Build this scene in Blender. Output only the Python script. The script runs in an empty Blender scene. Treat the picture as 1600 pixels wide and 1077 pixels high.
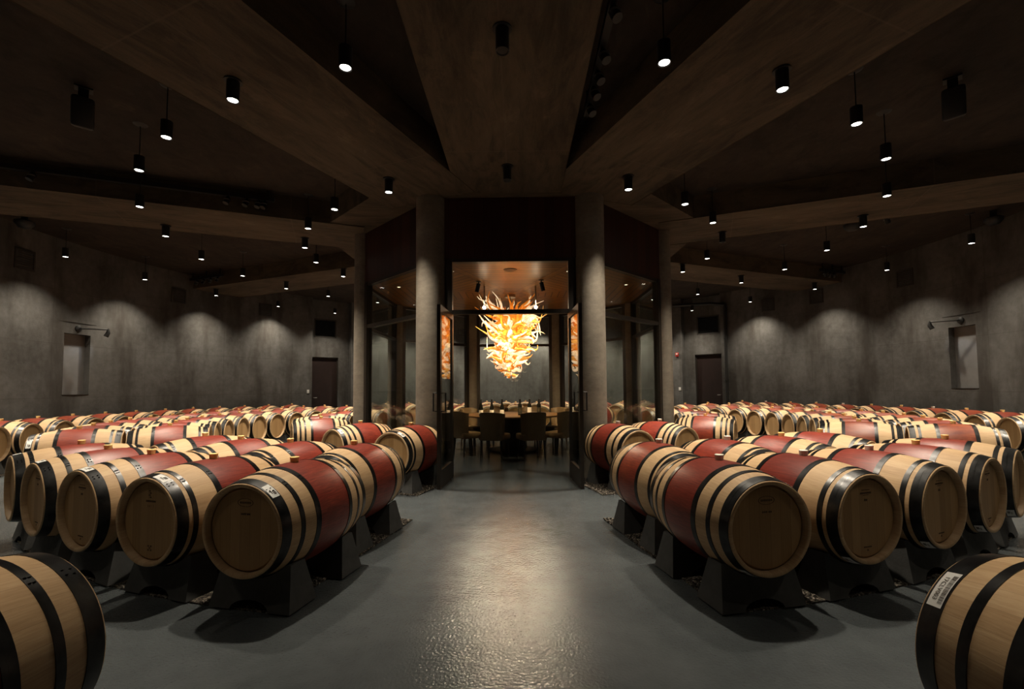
import bpy, bmesh, math, random
from mathutils import Vector, Matrix
PI = math.pi
random.seed(7)
S = bpy.context.scene
COL = S.collection

# ------------------------------------------------------------------ camera, world, exposure
CAM = Vector((0.1288, 0.0, 1.3776))
RT = Vector((0.99984835, 0.01582445, -0.00727106))
UP = Vector((0.00803573, -0.04880735, 0.99877589))
FW = Vector((-0.0154502, 0.99868285, 0.04892711))
cd = bpy.data.cameras.new('camera'); cam = bpy.data.objects.new('camera', cd); COL.objects.link(cam)
cam.matrix_world = Matrix(((RT.x, UP.x, -FW.x, CAM.x), (RT.y, UP.y, -FW.y, CAM.y), (RT.z, UP.z, -FW.z, CAM.z), (0, 0, 0, 1)))
cd.sensor_fit = 'HORIZONTAL'; cd.sensor_width = 36.0; cd.lens = 724.43 / 1600 * 36
cd.shift_x = (800 - 799.71) / 1600; cd.shift_y = (570.49 - 538.5) / 1600
cd.clip_start = 0.02; cd.clip_end = 100
S.camera = cam
S.view_settings.view_transform = 'Standard'; S.view_settings.look = 'None'
S.view_settings.exposure = 0.0; S.view_settings.gamma = 1.0; S.view_settings.use_curve_mapping = False
W = bpy.data.worlds.new('world'); S.world = W; W.use_nodes = True
W.node_tree.nodes['Background'].inputs[0].default_value = (0.01, 0.01, 0.012, 1)
W.node_tree.nodes['Background'].inputs[1].default_value = 0.2

LAMP_COL = (1.0, 0.88, 0.70)
P_LAMP = 430.0         # barrel lamps
P_WALL = 390.0         # lamps by the outer wall
P_SPOT = 125.0         # two accent lamps by the chandelier
CHAND = 1.0            # chandelier brightness factor

D = 10.2404            # room centre (0, D)
RW = 10.2              # wall radius
ZS, ZC = 4.40, 4.81    # beam soffit, ceiling
AP = 2.92              # glass room apothem
RC = AP / math.cos(PI / 8)
ZG = 3.44              # glass room ceiling

# ------------------------------------------------------------------ helpers
def pol(r, deg, z=0.0):
    a = math.radians(deg)
    return Vector((r * math.sin(a), D - r * math.cos(a), z))

def link(name, me, mat=None, parent=None, loc=None, rotz=0.0):
    o = bpy.data.objects.new(name, me); COL.objects.link(o)
    if mat is not None and not me.materials: me.materials.append(mat)
    if parent is not None: o.parent = parent
    if loc is not None: o.location = loc
    if rotz: o.rotation_euler = (0, 0, rotz)
    return o

def to_mesh(bm, name, smooth=None):
    bmesh.ops.recalc_face_normals(bm, faces=bm.faces)
    me = bpy.data.meshes.new(name); bm.to_mesh(me); bm.free()
    if smooth is not None:
        me.polygons.foreach_set('use_smooth', [True] * len(me.polygons))
        try: me.set_sharp_from_angle(angle=math.radians(smooth))
        except Exception: pass
    return me

def obj(name, bm, mat, parent=None, loc=None, rotz=0.0, smooth=None):
    return link(name, to_mesh(bm, name, smooth), mat, parent, loc, rotz)

def tag(o, label=None, cat=None, group=None, kind=None):
    if label: o['label'] = label
    if cat: o['category'] = cat
    if group: o['group'] = group
    if kind: o['kind'] = kind
    return o

def empty(name, loc, rotz, label, cat, group=None):
    o = bpy.data.objects.new(name, None); COL.objects.link(o); o.empty_display_size = 0.1
    o.location = loc; o.rotation_euler = (0, 0, rotz)
    return tag(o, label, cat, group)

def box(bm, c, s, M=None, bev=0.0):
    m = Matrix.Translation(c) @ Matrix.Diagonal((s[0], s[1], s[2], 1))
    if M is not None: m = M @ m
    r = bmesh.ops.create_cube(bm, size=1.0, matrix=m)
    if bev > 0:
        vs = set(r['verts']); es = [e for e in bm.edges if e.verts[0] in vs and e.verts[1] in vs]
        bmesh.ops.bevel(bm, geom=es, offset=bev, segments=2, affect='EDGES', profile=0.5)

def lathe(bm, prof, seg=48, M=None, close=False, axis='Z'):
    rings = []
    for (r, t) in prof:
        ring = []
        if r < 1e-6:
            p = Vector((0, 0, t)) if axis == 'Z' else Vector((0, t, 0))
            v = bm.verts.new(M @ p if M else p); ring = [v] * seg
        else:
            for k in range(seg):
                a = 2 * PI * k / seg
                p = Vector((r * math.cos(a), r * math.sin(a), t)) if axis == 'Z' else Vector((r * math.cos(a), t, r * math.sin(a)))
                ring.append(bm.verts.new(M @ p if M else p))
        rings.append(ring)
    n = len(rings)
    for i in range(n if close else n - 1):
        A, B = rings[i], rings[(i + 1) % n]
        for k in range(seg):
            q = [A[k], A[(k + 1) % seg], B[(k + 1) % seg], B[k]]
            u = []
            for v in q:
                if v not in u: u.append(v)
            if len(u) >= 3:
                try: bm.faces.new(u)
                except ValueError: pass

def tube(bm, pts, radii, seg=8, cap=True):
    rings = []; n = len(pts); up = Vector((0, 0, 1))
    prev = None
    for i, p in enumerate(pts):
        t = (pts[min(i + 1, n - 1)] - pts[max(i - 1, 0)]).normalized()
        if prev is None:
            a = t.cross(up)
            if a.length < 1e-3: a = t.cross(Vector((1, 0, 0)))
            a.normalize()
        else:
            a = (prev - t * prev.dot(t)).normalized()
        prev = a; b = t.cross(a)
        r = radii[i] if isinstance(radii, (list, tuple)) else radii
        rings.append([bm.verts.new(p + (a * math.cos(2 * PI * k / seg) + b * math.sin(2 * PI * k / seg)) * r) for k in range(seg)])
    for i in range(n - 1):
        for k in range(seg):
            bm.faces.new([rings[i][k], rings[i][(k + 1) % seg], rings[i + 1][(k + 1) % seg], rings[i + 1][k]])
    if cap:
        bm.faces.new(rings[0]); bm.faces.new(list(reversed(rings[-1])))

def prism(bm, poly, z0, z1):
    lo = [bm.verts.new((p[0], p[1], z0)) for p in poly]; hi = [bm.verts.new((p[0], p[1], z1)) for p in poly]
    n = len(poly)
    for i in range(n): bm.faces.new([lo[i], lo[(i + 1) % n], hi[(i + 1) % n], hi[i]])
    f1 = bm.faces.new(lo); f2 = bm.faces.new(hi)
    bmesh.ops.triangulate(bm, faces=[f1, f2])

# ------------------------------------------------------------------ materials
class Mat:
    def __init__(s, name, base=(0.5, 0.5, 0.5), rough=0.6, metal=0.0, spec=0.5):
        s.m = bpy.data.materials.new(name); s.m.use_nodes = True
        s.t = s.m.node_tree; s.b = s.t.nodes['Principled BSDF']; s.out = s.t.nodes['Material Output']
        s.b.inputs['Base Color'].default_value = (*base, 1); s.b.inputs['Roughness'].default_value = rough
        s.b.inputs['Metallic'].default_value = metal; s.b.inputs['Specular IOR Level'].default_value = spec
        s._tc = None
    def n(s, typ, **kw):
        x = s.t.nodes.new(typ)
        for k, v in kw.items(): setattr(x, k, v)
        return x
    def l(s, a, b): s.t.links.new(a, b)
    def obj(s):
        if s._tc is None: s._tc = s.n('ShaderNodeTexCoord')
        return s._tc.outputs['Object']
    def mapv(s, vec, scale=(1, 1, 1), rot=(0, 0, 0), loc=(0, 0, 0)):
        x = s.n('ShaderNodeMapping'); s.l(vec, x.inputs['Vector'])
        x.inputs['Scale'].default_value = scale; x.inputs['Rotation'].default_value = rot; x.inputs['Location'].default_value = loc
        return x.outputs[0]
    def noise(s, vec, scale=5, detail=4, rough=0.55, dist=0.0, w=None):
        x = s.n('ShaderNodeTexNoise'); s.l(vec, x.inputs['Vector'])
        x.inputs['Scale'].default_value = scale; x.inputs['Detail'].default_value = detail
        x.inputs['Roughness'].default_value = rough; x.inputs['Distortion'].default_value = dist
        return x.outputs['Fac']
    def math(s, op, a, b=None, c=None, clamp=False):
        x = s.n('ShaderNodeMath', operation=op, use_clamp=clamp)
        for i, v in enumerate((a, b, c)):
            if v is None: continue
            if isinstance(v, (int, float)): x.inputs[i].default_value = v
            else: s.l(v, x.inputs[i])
        return x.outputs[0]
    def sep(s, vec):
        x = s.n('ShaderNodeSeparateXYZ'); s.l(vec, x.inputs[0]); return x.outputs
    def comb(s, x_, y_, z_):
        x = s.n('ShaderNodeCombineXYZ')
        for i, v in enumerate((x_, y_, z_)):
            if isinstance(v, (int, float)): x.inputs[i].default_value = v
            else: s.l(v, x.inputs[i])
        return x.outputs[0]
    def ramp(s, fac, stops):
        x = s.n('ShaderNodeValToRGB'); s.l(fac, x.inputs[0]); e = x.color_ramp.elements
        while len(e) < len(stops): e.new(0.5)
        for i, (p, c) in enumerate(stops):
            e[i].position = p; e[i].color = (*c, 1) if len(c) == 3 else c
        return x.outputs[0]
    def mix(s, fac, a, b, mode='MIX'):
        x = s.n('ShaderNodeMix', data_type='RGBA', blend_type=mode)
        for i, v in ((0, fac), (6, a), (7, b)):
            if isinstance(v, (int, float)): x.inputs[i].default_value = v
            elif isinstance(v, tuple): x.inputs[i].default_value = (*v, 1)
            else: s.l(v, x.inputs[i])
        return x.outputs[2]
    def step(s, v, a, b):        # smooth 0..1 as v goes a..b
        x = s.n('ShaderNodeMapRange', clamp=True); s.l(v, x.inputs[0]); x.inputs[1].default_value = a; x.inputs[2].default_value = b
        return x.outputs[0]
    def color(s, v): s.l(v, s.b.inputs['Base Color']); return s
    def rough(s, v): s.l(v, s.b.inputs['Roughness']); return s
    def bump(s, h, strength=0.3, dist=0.01):
        x = s.n('ShaderNodeBump'); s.l(h, x.inputs['Height']); x.inputs['Strength'].default_value = strength; x.inputs['Distance'].default_value = dist
        s.l(x.outputs[0], s.b.inputs['Normal']); return s
    def rnd(s):
        return s.n('ShaderNodeObjectInfo').outputs['Random']
    def ocol(s):
        return s.sep(s.n('ShaderNodeObjectInfo').outputs['Color'])

def concrete(name, lo, hi, scale=1.0, rough=0.8, grain=(1, 1, 1), bump=0.25, fn=None, blot=0.0):
    m = Mat(name, rough=rough, spec=0.3); v = m.mapv(m.obj(), grain)
    n1 = m.noise(v, 0.8 * scale, 6, 0.6); n2 = m.noise(v, 7 * scale, 5, 0.65); n3 = m.noise(m.obj(), 60, 3, 0.6)
    f = m.math('ADD', m.math('MULTIPLY', n1, 0.6), m.math('ADD', m.math('MULTIPLY', n2, 0.3), m.math('MULTIPLY', n3, 0.1)))
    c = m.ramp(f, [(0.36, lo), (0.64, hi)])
    if blot:     # damp blotches and pale lime blooms
        b = m.noise(m.mapv(m.obj(), (grain[0] * 1.6, grain[1] * 0.8, 1)), 2.2, 6, 0.7, 0.8)
        c = m.mix(m.math('MULTIPLY', m.step(b, 0.52, 0.36), blot), c, tuple(v * 0.45 for v in lo)); c = m.mix(m.math('MULTIPLY', m.step(b, 0.60, 0.78), blot), c, tuple(v * 1.9 for v in hi))
    if fn: c = fn(m, c)
    m.color(c); m.bump(m.math('ADD', n2, m.math('MULTIPLY', n3, 0.5)), bump, 0.01)
    return m.m

def wall_fn(m, c):
    x, y, z = m.sep(m.obj())
    ang = m.math('ARCTAN2', x, y)
    st = m.noise(m.comb(m.math('MULTIPLY', ang, 9.0), 0.0, m.math('MULTIPLY', z, 0.22)), 1.6, 4, 0.6)
    c = m.mix(m.math('MULTIPLY', m.step(st, 0.47, 0.66), 0.75), c, (0.028, 0.023, 0.018))
    # pour joints: horizontal lines and vertical form joints
    zl = m.math('ABSOLUTE', m.math('SUBTRACT', m.math('FRACT', m.math('MULTIPLY', z, 1 / 1.22)), 0.5))
    al = m.math('ABSOLUTE', m.math('SUBTRACT', m.math('FRACT', m.math('MULTIPLY', ang, 57.2958 / 13.0)), 0.5))
    j = m.math('MAXIMUM', m.step(zl, 0.494, 0.5), m.step(al, 0.4965, 0.5))
    return m.mix(m.math('MULTIPLY', j, 0.55), c, (0.03, 0.025, 0.02))

def beam_fn(m, c):
    x, y, z = m.sep(m.obj())
    jx = m.math('MINIMUM', m.math('ABSOLUTE', m.math('SUBTRACT', x, 4.45)), m.math('ABSOLUTE', m.math('SUBTRACT', x, 7.2)))
    jy = m.math('ABSOLUTE', m.math('ADD', y, m.math('MULTIPLY', m.noise(m.obj(), 3, 2), 0.03)))
    j = m.math('SUBTRACT', 1.0, m.step(m.math('MINIMUM', jx, jy), 0.004, 0.012))
    return m.mix(m.math('MULTIPLY', j, 0.35), c, (0.12, 0.095, 0.07))

M_WALL = concrete('wall_concrete', (0.048, 0.045, 0.041), (0.112, 0.109, 0.104), 1.0, 0.85, fn=wall_fn)
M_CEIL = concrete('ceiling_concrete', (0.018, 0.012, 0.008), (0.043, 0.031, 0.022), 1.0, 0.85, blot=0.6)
M_BEAM = concrete('board_formed_concrete', (0.040, 0.029, 0.017), (0.112, 0.084, 0.055), 1.2, 0.8, (0.3, 1.6, 1), fn=beam_fn, blot=0.6)
M_COLM = concrete('column_concrete', (0.105, 0.088, 0.069), (0.20, 0.172, 0.138), 1.6, 0.75, (1, 1, 1.6))
M_CRAD = concrete('cradle_concrete', (0.055, 0.055, 0.053), (0.095, 0.095, 0.092), 2.0, 0.85)

def mk_floor():
    m = Mat('polished_concrete', rough=0.32, spec=0.5)
    o = m.obj(); n1 = m.noise(o, 0.9, 6, 0.6, 0.6); n2 = m.noise(o, 5, 5, 0.6); n3 = m.noise(o, 62, 2, 0.5)
    f = m.math('ADD', m.math('MULTIPLY', n1, 0.6), m.math('MULTIPLY', n2, 0.4))
    m.color(m.ramp(f, [(0.33, (0.055, 0.063, 0.067)), (0.68, (0.094, 0.104, 0.108))]))
    m.rough(m.math('ADD', 0.09, m.math('MULTIPLY', n1, 0.15)))
    m.bump(m.math('ADD', m.math('MULTIPLY', n2, 0.4), n3), 0.42, 0.008)
    return m.m
M_FLOOR = mk_floor()

def mk_staves():
    m = Mat('oak_staves', rough=0.5, spec=0.4)
    o = m.obj(); x, y, z = m.sep(o)
    zz = m.math('SUBTRACT', z, 0.345)
    u = m.math('MULTIPLY', m.math('ARCTAN2', x, zz), 30 / (2 * PI))
    oc = m.ocol(); r0 = oc[0]
    fu = m.math('FRACT', u)
    wn = m.n('ShaderNodeTexWhiteNoise', noise_dimensions='2D'); m.l(m.comb(m.math('FLOOR', u), r0, 0.0), wn.inputs['Vector'])
    gv = m.comb(m.math('MULTIPLY', u, 2.2), m.math('ADD', m.math('MULTIPLY', y, 2.2), m.math('MULTIPLY', r0, 37.0)), wn.outputs['Value'])
    g = m.noise(gv, 4.0, 6, 0.65, 0.4)
    tone = m.math('ADD', m.math('MULTIPLY', g, 0.78), m.math('MULTIPLY', wn.outputs['Value'], 0.22))
    oak = m.ramp(tone, [(0.22, (0.37, 0.225, 0.108)), (0.5, (0.49, 0.320, 0.168)), (0.8, (0.60, 0.425, 0.245))])
    red = m.ramp(g, [(0.32, (0.105, 0.013, 0.007)), (0.52, (0.215, 0.027, 0.014)), (0.72, (0.33, 0.056, 0.030))])
    # some barrels carry a browner or more orange stain
    org = m.ramp(m.noise(m.comb(m.math('MULTIPLY', x, 3.0), y, m.math('MULTIPLY', r0, 20.0)), 3.0, 4, 0.6),
                 [(0.35, (0.10, 0.016, 0.010)), (0.55, (0.30, 0.075, 0.022)), (0.75, (0.42, 0.14, 0.045))])
    red = m.mix(m.math('MULTIPLY', oc[1], m.step(g, 0.25, 0.6)), red, org); red = m.mix(oc[2], red, (0.055, 0.008, 0.006))
    sc_ = m.step(m.noise(m.comb(m.math('MULTIPLY', x, 40.0), m.math('ADD', m.math('MULTIPLY', y, 14.0), m.math('MULTIPLY', r0, 50.0)), m.math('MULTIPLY', zz, 40.0)), 1.0, 3, 0.6), 0.70, 0.78)
    red = m.mix(m.math('MULTIPLY', sc_, 0.35), red, (0.45, 0.22, 0.17))      # pale scuffs
    ay = m.math('ABSOLUTE', y)
    c = m.mix(m.math('LESS_THAN', ay, 0.18), oak, red)
    # wine drips running out under the hoop on a few
    line = m.math('MULTIPLY', m.math('GREATER_THAN', m.math('ABSOLUTE', m.math('SUBTRACT', fu, 0.5)), 0.490), 0.32)
    c = m.mix(line, c, (0.10, 0.055, 0.028))
    st = m.step(m.noise(m.comb(x, m.math('ADD', y, m.math('MULTIPLY', r0, 11.0)), zz), 6.0, 5, 0.7), 0.66, 0.78)
    c = m.mix(m.math('MULTIPLY', st, 0.4), c, (0.22, 0.11, 0.05))
    m.color(c)
    m.rough(m.mix(m.math('LESS_THAN', ay, 0.18), (0.62, 0.62, 0.62), (0.40, 0.40, 0.40)))
    m.bump(m.math('SUBTRACT', g, m.math('MULTIPLY', line, 1.2)), 0.12, 0.004)
    return m.m
M_STAVE = mk_staves()

def mk_head():
    m = Mat('oak_head', rough=0.55, spec=0.3)
    o = m.obj(); x, y, z = m.sep(o); r0 = m.rnd()
    u = m.math('ADD', m.math('MULTIPLY', x, 1 / 0.072), m.math('MULTIPLY', r0, 5.0))
    wn = m.n('ShaderNodeTexWhiteNoise', noise_dimensions='2D'); m.l(m.comb(m.math('FLOOR', u), r0, 0.0), wn.inputs['Vector'])
    g = m.noise(m.comb(m.math('MULTIPLY', x, 28.0), 0.0, m.math('ADD', m.math('MULTIPLY', z, 1.6), m.math('MULTIPLY', wn.outputs['Value'], 9.0))), 2.5, 5, 0.6, 0.3)
    t = m.math('ADD', m.math('MULTIPLY', g, 0.5), m.math('MULTIPLY', wn.outputs['Value'], 0.5))
    c = m.ramp(t, [(0.2, (0.29, 0.165, 0.066)), (0.8, (0.43, 0.262, 0.118))])
    ln = m.math('GREATER_THAN', m.math('ABSOLUTE', m.math('SUBTRACT', m.math('FRACT', u), 0.5)), 0.485)
    m.color(m.mix(m.math('MULTIPLY', ln, 0.5), c, (0.12, 0.065, 0.03)))
    return m.m
M_HEAD = mk_head()

def mk_hoop():
    m = Mat('black_steel_hoop', (0.05, 0.05, 0.052), 0.36, 0.85, 0.5)
    o = m.obj(); x, y, z = m.sep(o)
    n = m.noise(m.comb(m.math('MULTIPLY', y, 60.0), x, z), 3, 4, 0.6); n2 = m.noise(o, 7, 4, 0.6)
    m.color(m.ramp(n2, [(0.3, (0.012, 0.012, 0.013)), (0.7, (0.060, 0.059, 0.058))]))
    m.rough(m.math('ADD', 0.20, m.math('MULTIPLY', n, 0.24)))
    return m.m
M_HOOP = mk_hoop()

def plain(name, base, rough=0.5, metal=0.0, spec=0.5, noise=0.0, sc=8):
    m = Mat(name, base, rough, metal, spec)
    if noise > 0:
        n = m.noise(m.obj(), sc, 4, 0.6)
        m.color(m.ramp(n, [(0.25, tuple(c * (1 - noise) for c in base)), (0.75, tuple(min(1, c * (1 + noise)) for c in base))]))
    return m.m
def emis(name, col, st):
    m = Mat(name, (0, 0, 0), 0.4); m.b.inputs['Emission Color'].default_value = (*col, 1); m.b.inputs['Emission Strength'].default_value = st
    return m.m

M_BUNG = plain('silicone_bung', (0.90, 0.62, 0.24), 0.45, 0, 0.4, 0.1)
M_BUNGW = plain('white_bung', (0.80, 0.76, 0.66), 0.45, 0, 0.4, 0.05)
M_PAPER = plain('paper_label', (0.72, 0.71, 0.68), 0.6)
M_INK = plain('dark_ink', (0.035, 0.022, 0.015), 0.8)
M_BURN = plain('burnt_stamp', (0.10, 0.055, 0.028), 0.85)
M_BLACK = plain('black_metal', (0.012, 0.012, 0.012), 0.5, 0, 0.4)
M_FRAME = plain('dark_bronze_frame', (0.022, 0.017, 0.013), 0.42, 0.3, 0.5, 0.2)
M_LENS = emis('lamp_lens', (1.0, 0.95, 0.88), 14.0)
M_LENSOFF = plain('unlit_lens', (0.05, 0.05, 0.05), 0.2)
M_SPOTLENS = emis('spot_lens', (1.0, 0.86, 0.62), 40.0)
M_SOFTLENS = emis('recessed_lens', (1.0, 0.85, 0.6), 3.0)
M_RED = plain('red_plastic', (0.40, 0.02, 0.015), 0.4)
M_WHITE = plain('white_plastic', (0.60, 0.60, 0.57), 0.5)
M_GLINT = plain('brushed_nickel', (0.55, 0.52, 0.48), 0.3, 1.0)
M_STEEL = plain('niche_steel', (0.24, 0.24, 0.24), 0.5, 0.5, 0.5, 0.15, 3)
M_DOORW = plain('dark_red_wood_door', (0.013, 0.006, 0.005), 0.55, 0, 0.3, 0.25, 5)
M_VENT = plain('dark_vent', (0.035, 0.031, 0.027), 0.7, 0, 0.3)

def mk_gravel():
    m = Mat('gravel', rough=0.85, spec=0.3); o = m.obj()
    v = m.n('ShaderNodeTexVoronoi'); m.l(o, v.inputs['Vector']); v.inputs['Scale'].default_value = 55
    c = m.ramp(m.sep(v.outputs['Color'])[0], [(0.0, (0.055, 0.045, 0.036)), (0.5, (0.20, 0.165, 0.13)), (1.0, (0.40, 0.35, 0.29))])
    m.color(m.mix(m.step(v.outputs['Distance'], 0.25, 0.6), c, (0.02, 0.016, 0.012))); m.bump(m.math('SUBTRACT', 1.0, v.outputs['Distance']), 0.9, 0.012)
    return m.m
M_GRAVEL = mk_gravel()

def mk_boards(name, lo, hi, rough, width, vertical=True):
    m = Mat(name, rough=rough, spec=0.4); o = m.obj(); x, y, z = m.sep(o)
    u = m.math('MULTIPLY', x, 1 / width); fl = m.math('FLOOR', u)
    wn = m.n('ShaderNodeTexWhiteNoise', noise_dimensions='1D'); m.l(fl, wn.inputs['W'])
    g = m.noise(m.comb(m.math('MULTIPLY', x, 30.0), wn.outputs['Value'], m.math('MULTIPLY', z, 1.5)), 2, 5, 0.6)
    t = m.math('ADD', m.math('MULTIPLY', g, 0.5), m.math('MULTIPLY', wn.outputs['Value'], 0.5))
    c = m.ramp(t, [(0.2, lo), (0.8, hi)])
    ln = m.math('GREATER_THAN', m.math('ABSOLUTE', m.math('SUBTRACT', m.math('FRACT', u), 0.5)), 0.48)
    m.color(m.mix(ln, c, (0.004, 0.002, 0.001)))
    return m.m
M_FASCIA = mk_boards('fascia_boards', (0.022, 0.007, 0.005), (0.050, 0.016, 0.010), 0.45, 0.14)

def mk_woodceil():
    m = Mat('cedar_ceiling', rough=0.36, spec=0.45); m.b.inputs['Specular Tint'].default_value = (1.0, 0.50, 0.09, 1); o = m.obj(); x, y, z = m.sep(o)
    r = m.math('SQRT', m.math('ADD', m.math('MULTIPLY', x, x), m.math('MULTIPLY', y, y)))
    a = m.math('ARCTAN2', x, m.math('MULTIPLY', y, -1.0))
    s = m.math('MULTIPLY', m.math('ROUND', m.math('MULTIPLY', a, 4 / PI)), PI / 4)
    dd = m.math('SUBTRACT', a, s)
    d = m.math('MULTIPLY', r, m.math('COSINE', dd)); t = m.math('MULTIPLY', r, m.math('SINE', dd))
    u = m.math('MULTIPLY', d, 1 / 0.145)
    wn = m.n('ShaderNodeTexWhiteNoise', noise_dimensions='2D'); m.l(m.comb(m.math('FLOOR', u), s, 0.0), wn.inputs['Vector'])
    g = m.noise(m.comb(m.math('MULTIPLY', d, 26.0), m.math('MULTIPLY', t, 2.0), wn.outputs['Value']), 2, 5, 0.6)
    c = m.ramp(m.math('ADD', m.math('MULTIPLY', g, 0.5), m.math('MULTIPLY', wn.outputs['Value'], 0.5)), [(0.2, (0.12, 0.044, 0.005)), (0.8, (0.27, 0.112, 0.014))])
    ln = m.math('GREATER_THAN', m.math('ABSOLUTE', m.math('SUBTRACT', m.math('FRACT', u), 0.5)), 0.425)
    edge = m.math('MULTIPLY', r, m.math('SINE', m.math('SUBTRACT', PI / 8, m.math('ABSOLUTE', dd))))
    rib = m.math('LESS_THAN', edge, 0.085); rl = m.math('MULTIPLY', m.math('GREATER_THAN', edge, 0.072), rib)
    ln = m.math('MAXIMUM', m.math('MULTIPLY', ln, m.math('SUBTRACT', 1.0, rib)), rl)
    m.color(m.mix(ln, c, (0.012, 0.005, 0.002)))
    return m.m
M_WCEIL = mk_woodceil()

def mk_glass():
    m = Mat('clear_glass'); t = m.t
    tr = m.n('ShaderNodeBsdfTransparent'); tr.inputs[0].default_value = (0.90, 0.92, 0.90, 1)
    gl = m.n('ShaderNodeBsdfGlossy'); gl.inputs['Roughness'].default_value = 0.02
    ge = m.n('ShaderNodeNewGeometry'); vd = m.n('ShaderNodeVectorMath', operation='DOT_PRODUCT'); m.l(ge.outputs['Incoming'], vd.inputs[0]); m.l(ge.outputs['Normal'], vd.inputs[1])
    c = m.math('ABSOLUTE', vd.outputs['Value']); fr = m.math('ADD', 0.04, m.math('MULTIPLY', 0.96, m.math('POWER', m.math('SUBTRACT', 1.0, c), 5.0)))   # Schlick, the same from either side of the pane
    mx = m.n('ShaderNodeMixShader'); m.l(fr, mx.inputs[0]); m.l(tr.outputs[0], mx.inputs[1]); m.l(gl.outputs[0], mx.inputs[2])
    m.l(mx.outputs[0], m.out.inputs['Surface']); return m.m
M_GLASS = mk_glass()

M_TABLE = plain('walnut_table', (0.16, 0.085, 0.035), 0.28, 0, 0.5, 0.25, 6)
M_CHAIR = plain('tan_leather', (0.13, 0.088, 0.044), 0.55, 0, 0.35, 0.1, 12)
M_CLEG = plain('dark_chair_wood', (0.018, 0.012, 0.008), 0.45)
M_BOTTLE = plain('dark_bottle_glass', (0.008, 0.008, 0.006), 0.10, 0, 0.6)
M_CAPS = plain('bottle_capsule', (0.010, 0.009, 0.009), 0.35)
M_LABW = plain('cream_wine_label', (0.78, 0.74, 0.66), 0.6)
M_LABD = plain('dark_wine_label', (0.035, 0.032, 0.022), 0.5)
M_GOLD = plain('gold_print', (0.45, 0.26, 0.08), 0.4, 0.4)

def glassy(name, base, em, st):
    m = Mat(name, base, 0.12, 0, 0.6)
    lw = m.n('ShaderNodeLayerWeight'); lw.inputs['Blend'].default_value = 0.35
    n = m.noise(m.obj(), 14, 3, 0.6)
    e = m.mix(m.step(n, 0.35, 0.65), tuple(c * q for c, q in zip(em, (0.45, 0.30, 0.15))), em)
    m.l(e, m.b.inputs['Emission Color']); m.b.inputs['Emission Strength'].default_value = st * CHAND
    return m.m
M_AMBER = glassy('amber_glass', (0.60, 0.20, 0.02), (1.0, 0.30, 0.025), 0.62)
M_GOLDG = glassy('golden_glass', (0.75, 0.42, 0.10), (1.0, 0.50, 0.11), 0.75)
M_CLEAR = glassy('frosted_glass', (0.85, 0.75, 0.55), (1.0, 0.82, 0.56), 1.05)

# ------------------------------------------------------------------ setting: floor, wall, ceiling, beams
bm = bmesh.new()
lathe(bm, [(0, 0), (RW + 0.6, 0), (RW + 0.6, -0.2), (0, -0.2)], 128)
tag(obj('floor', bm, M_FLOOR, None, (0, D, 0)), 'smooth grey polished concrete floor of the barrel hall', None, None, 'structure')

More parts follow.
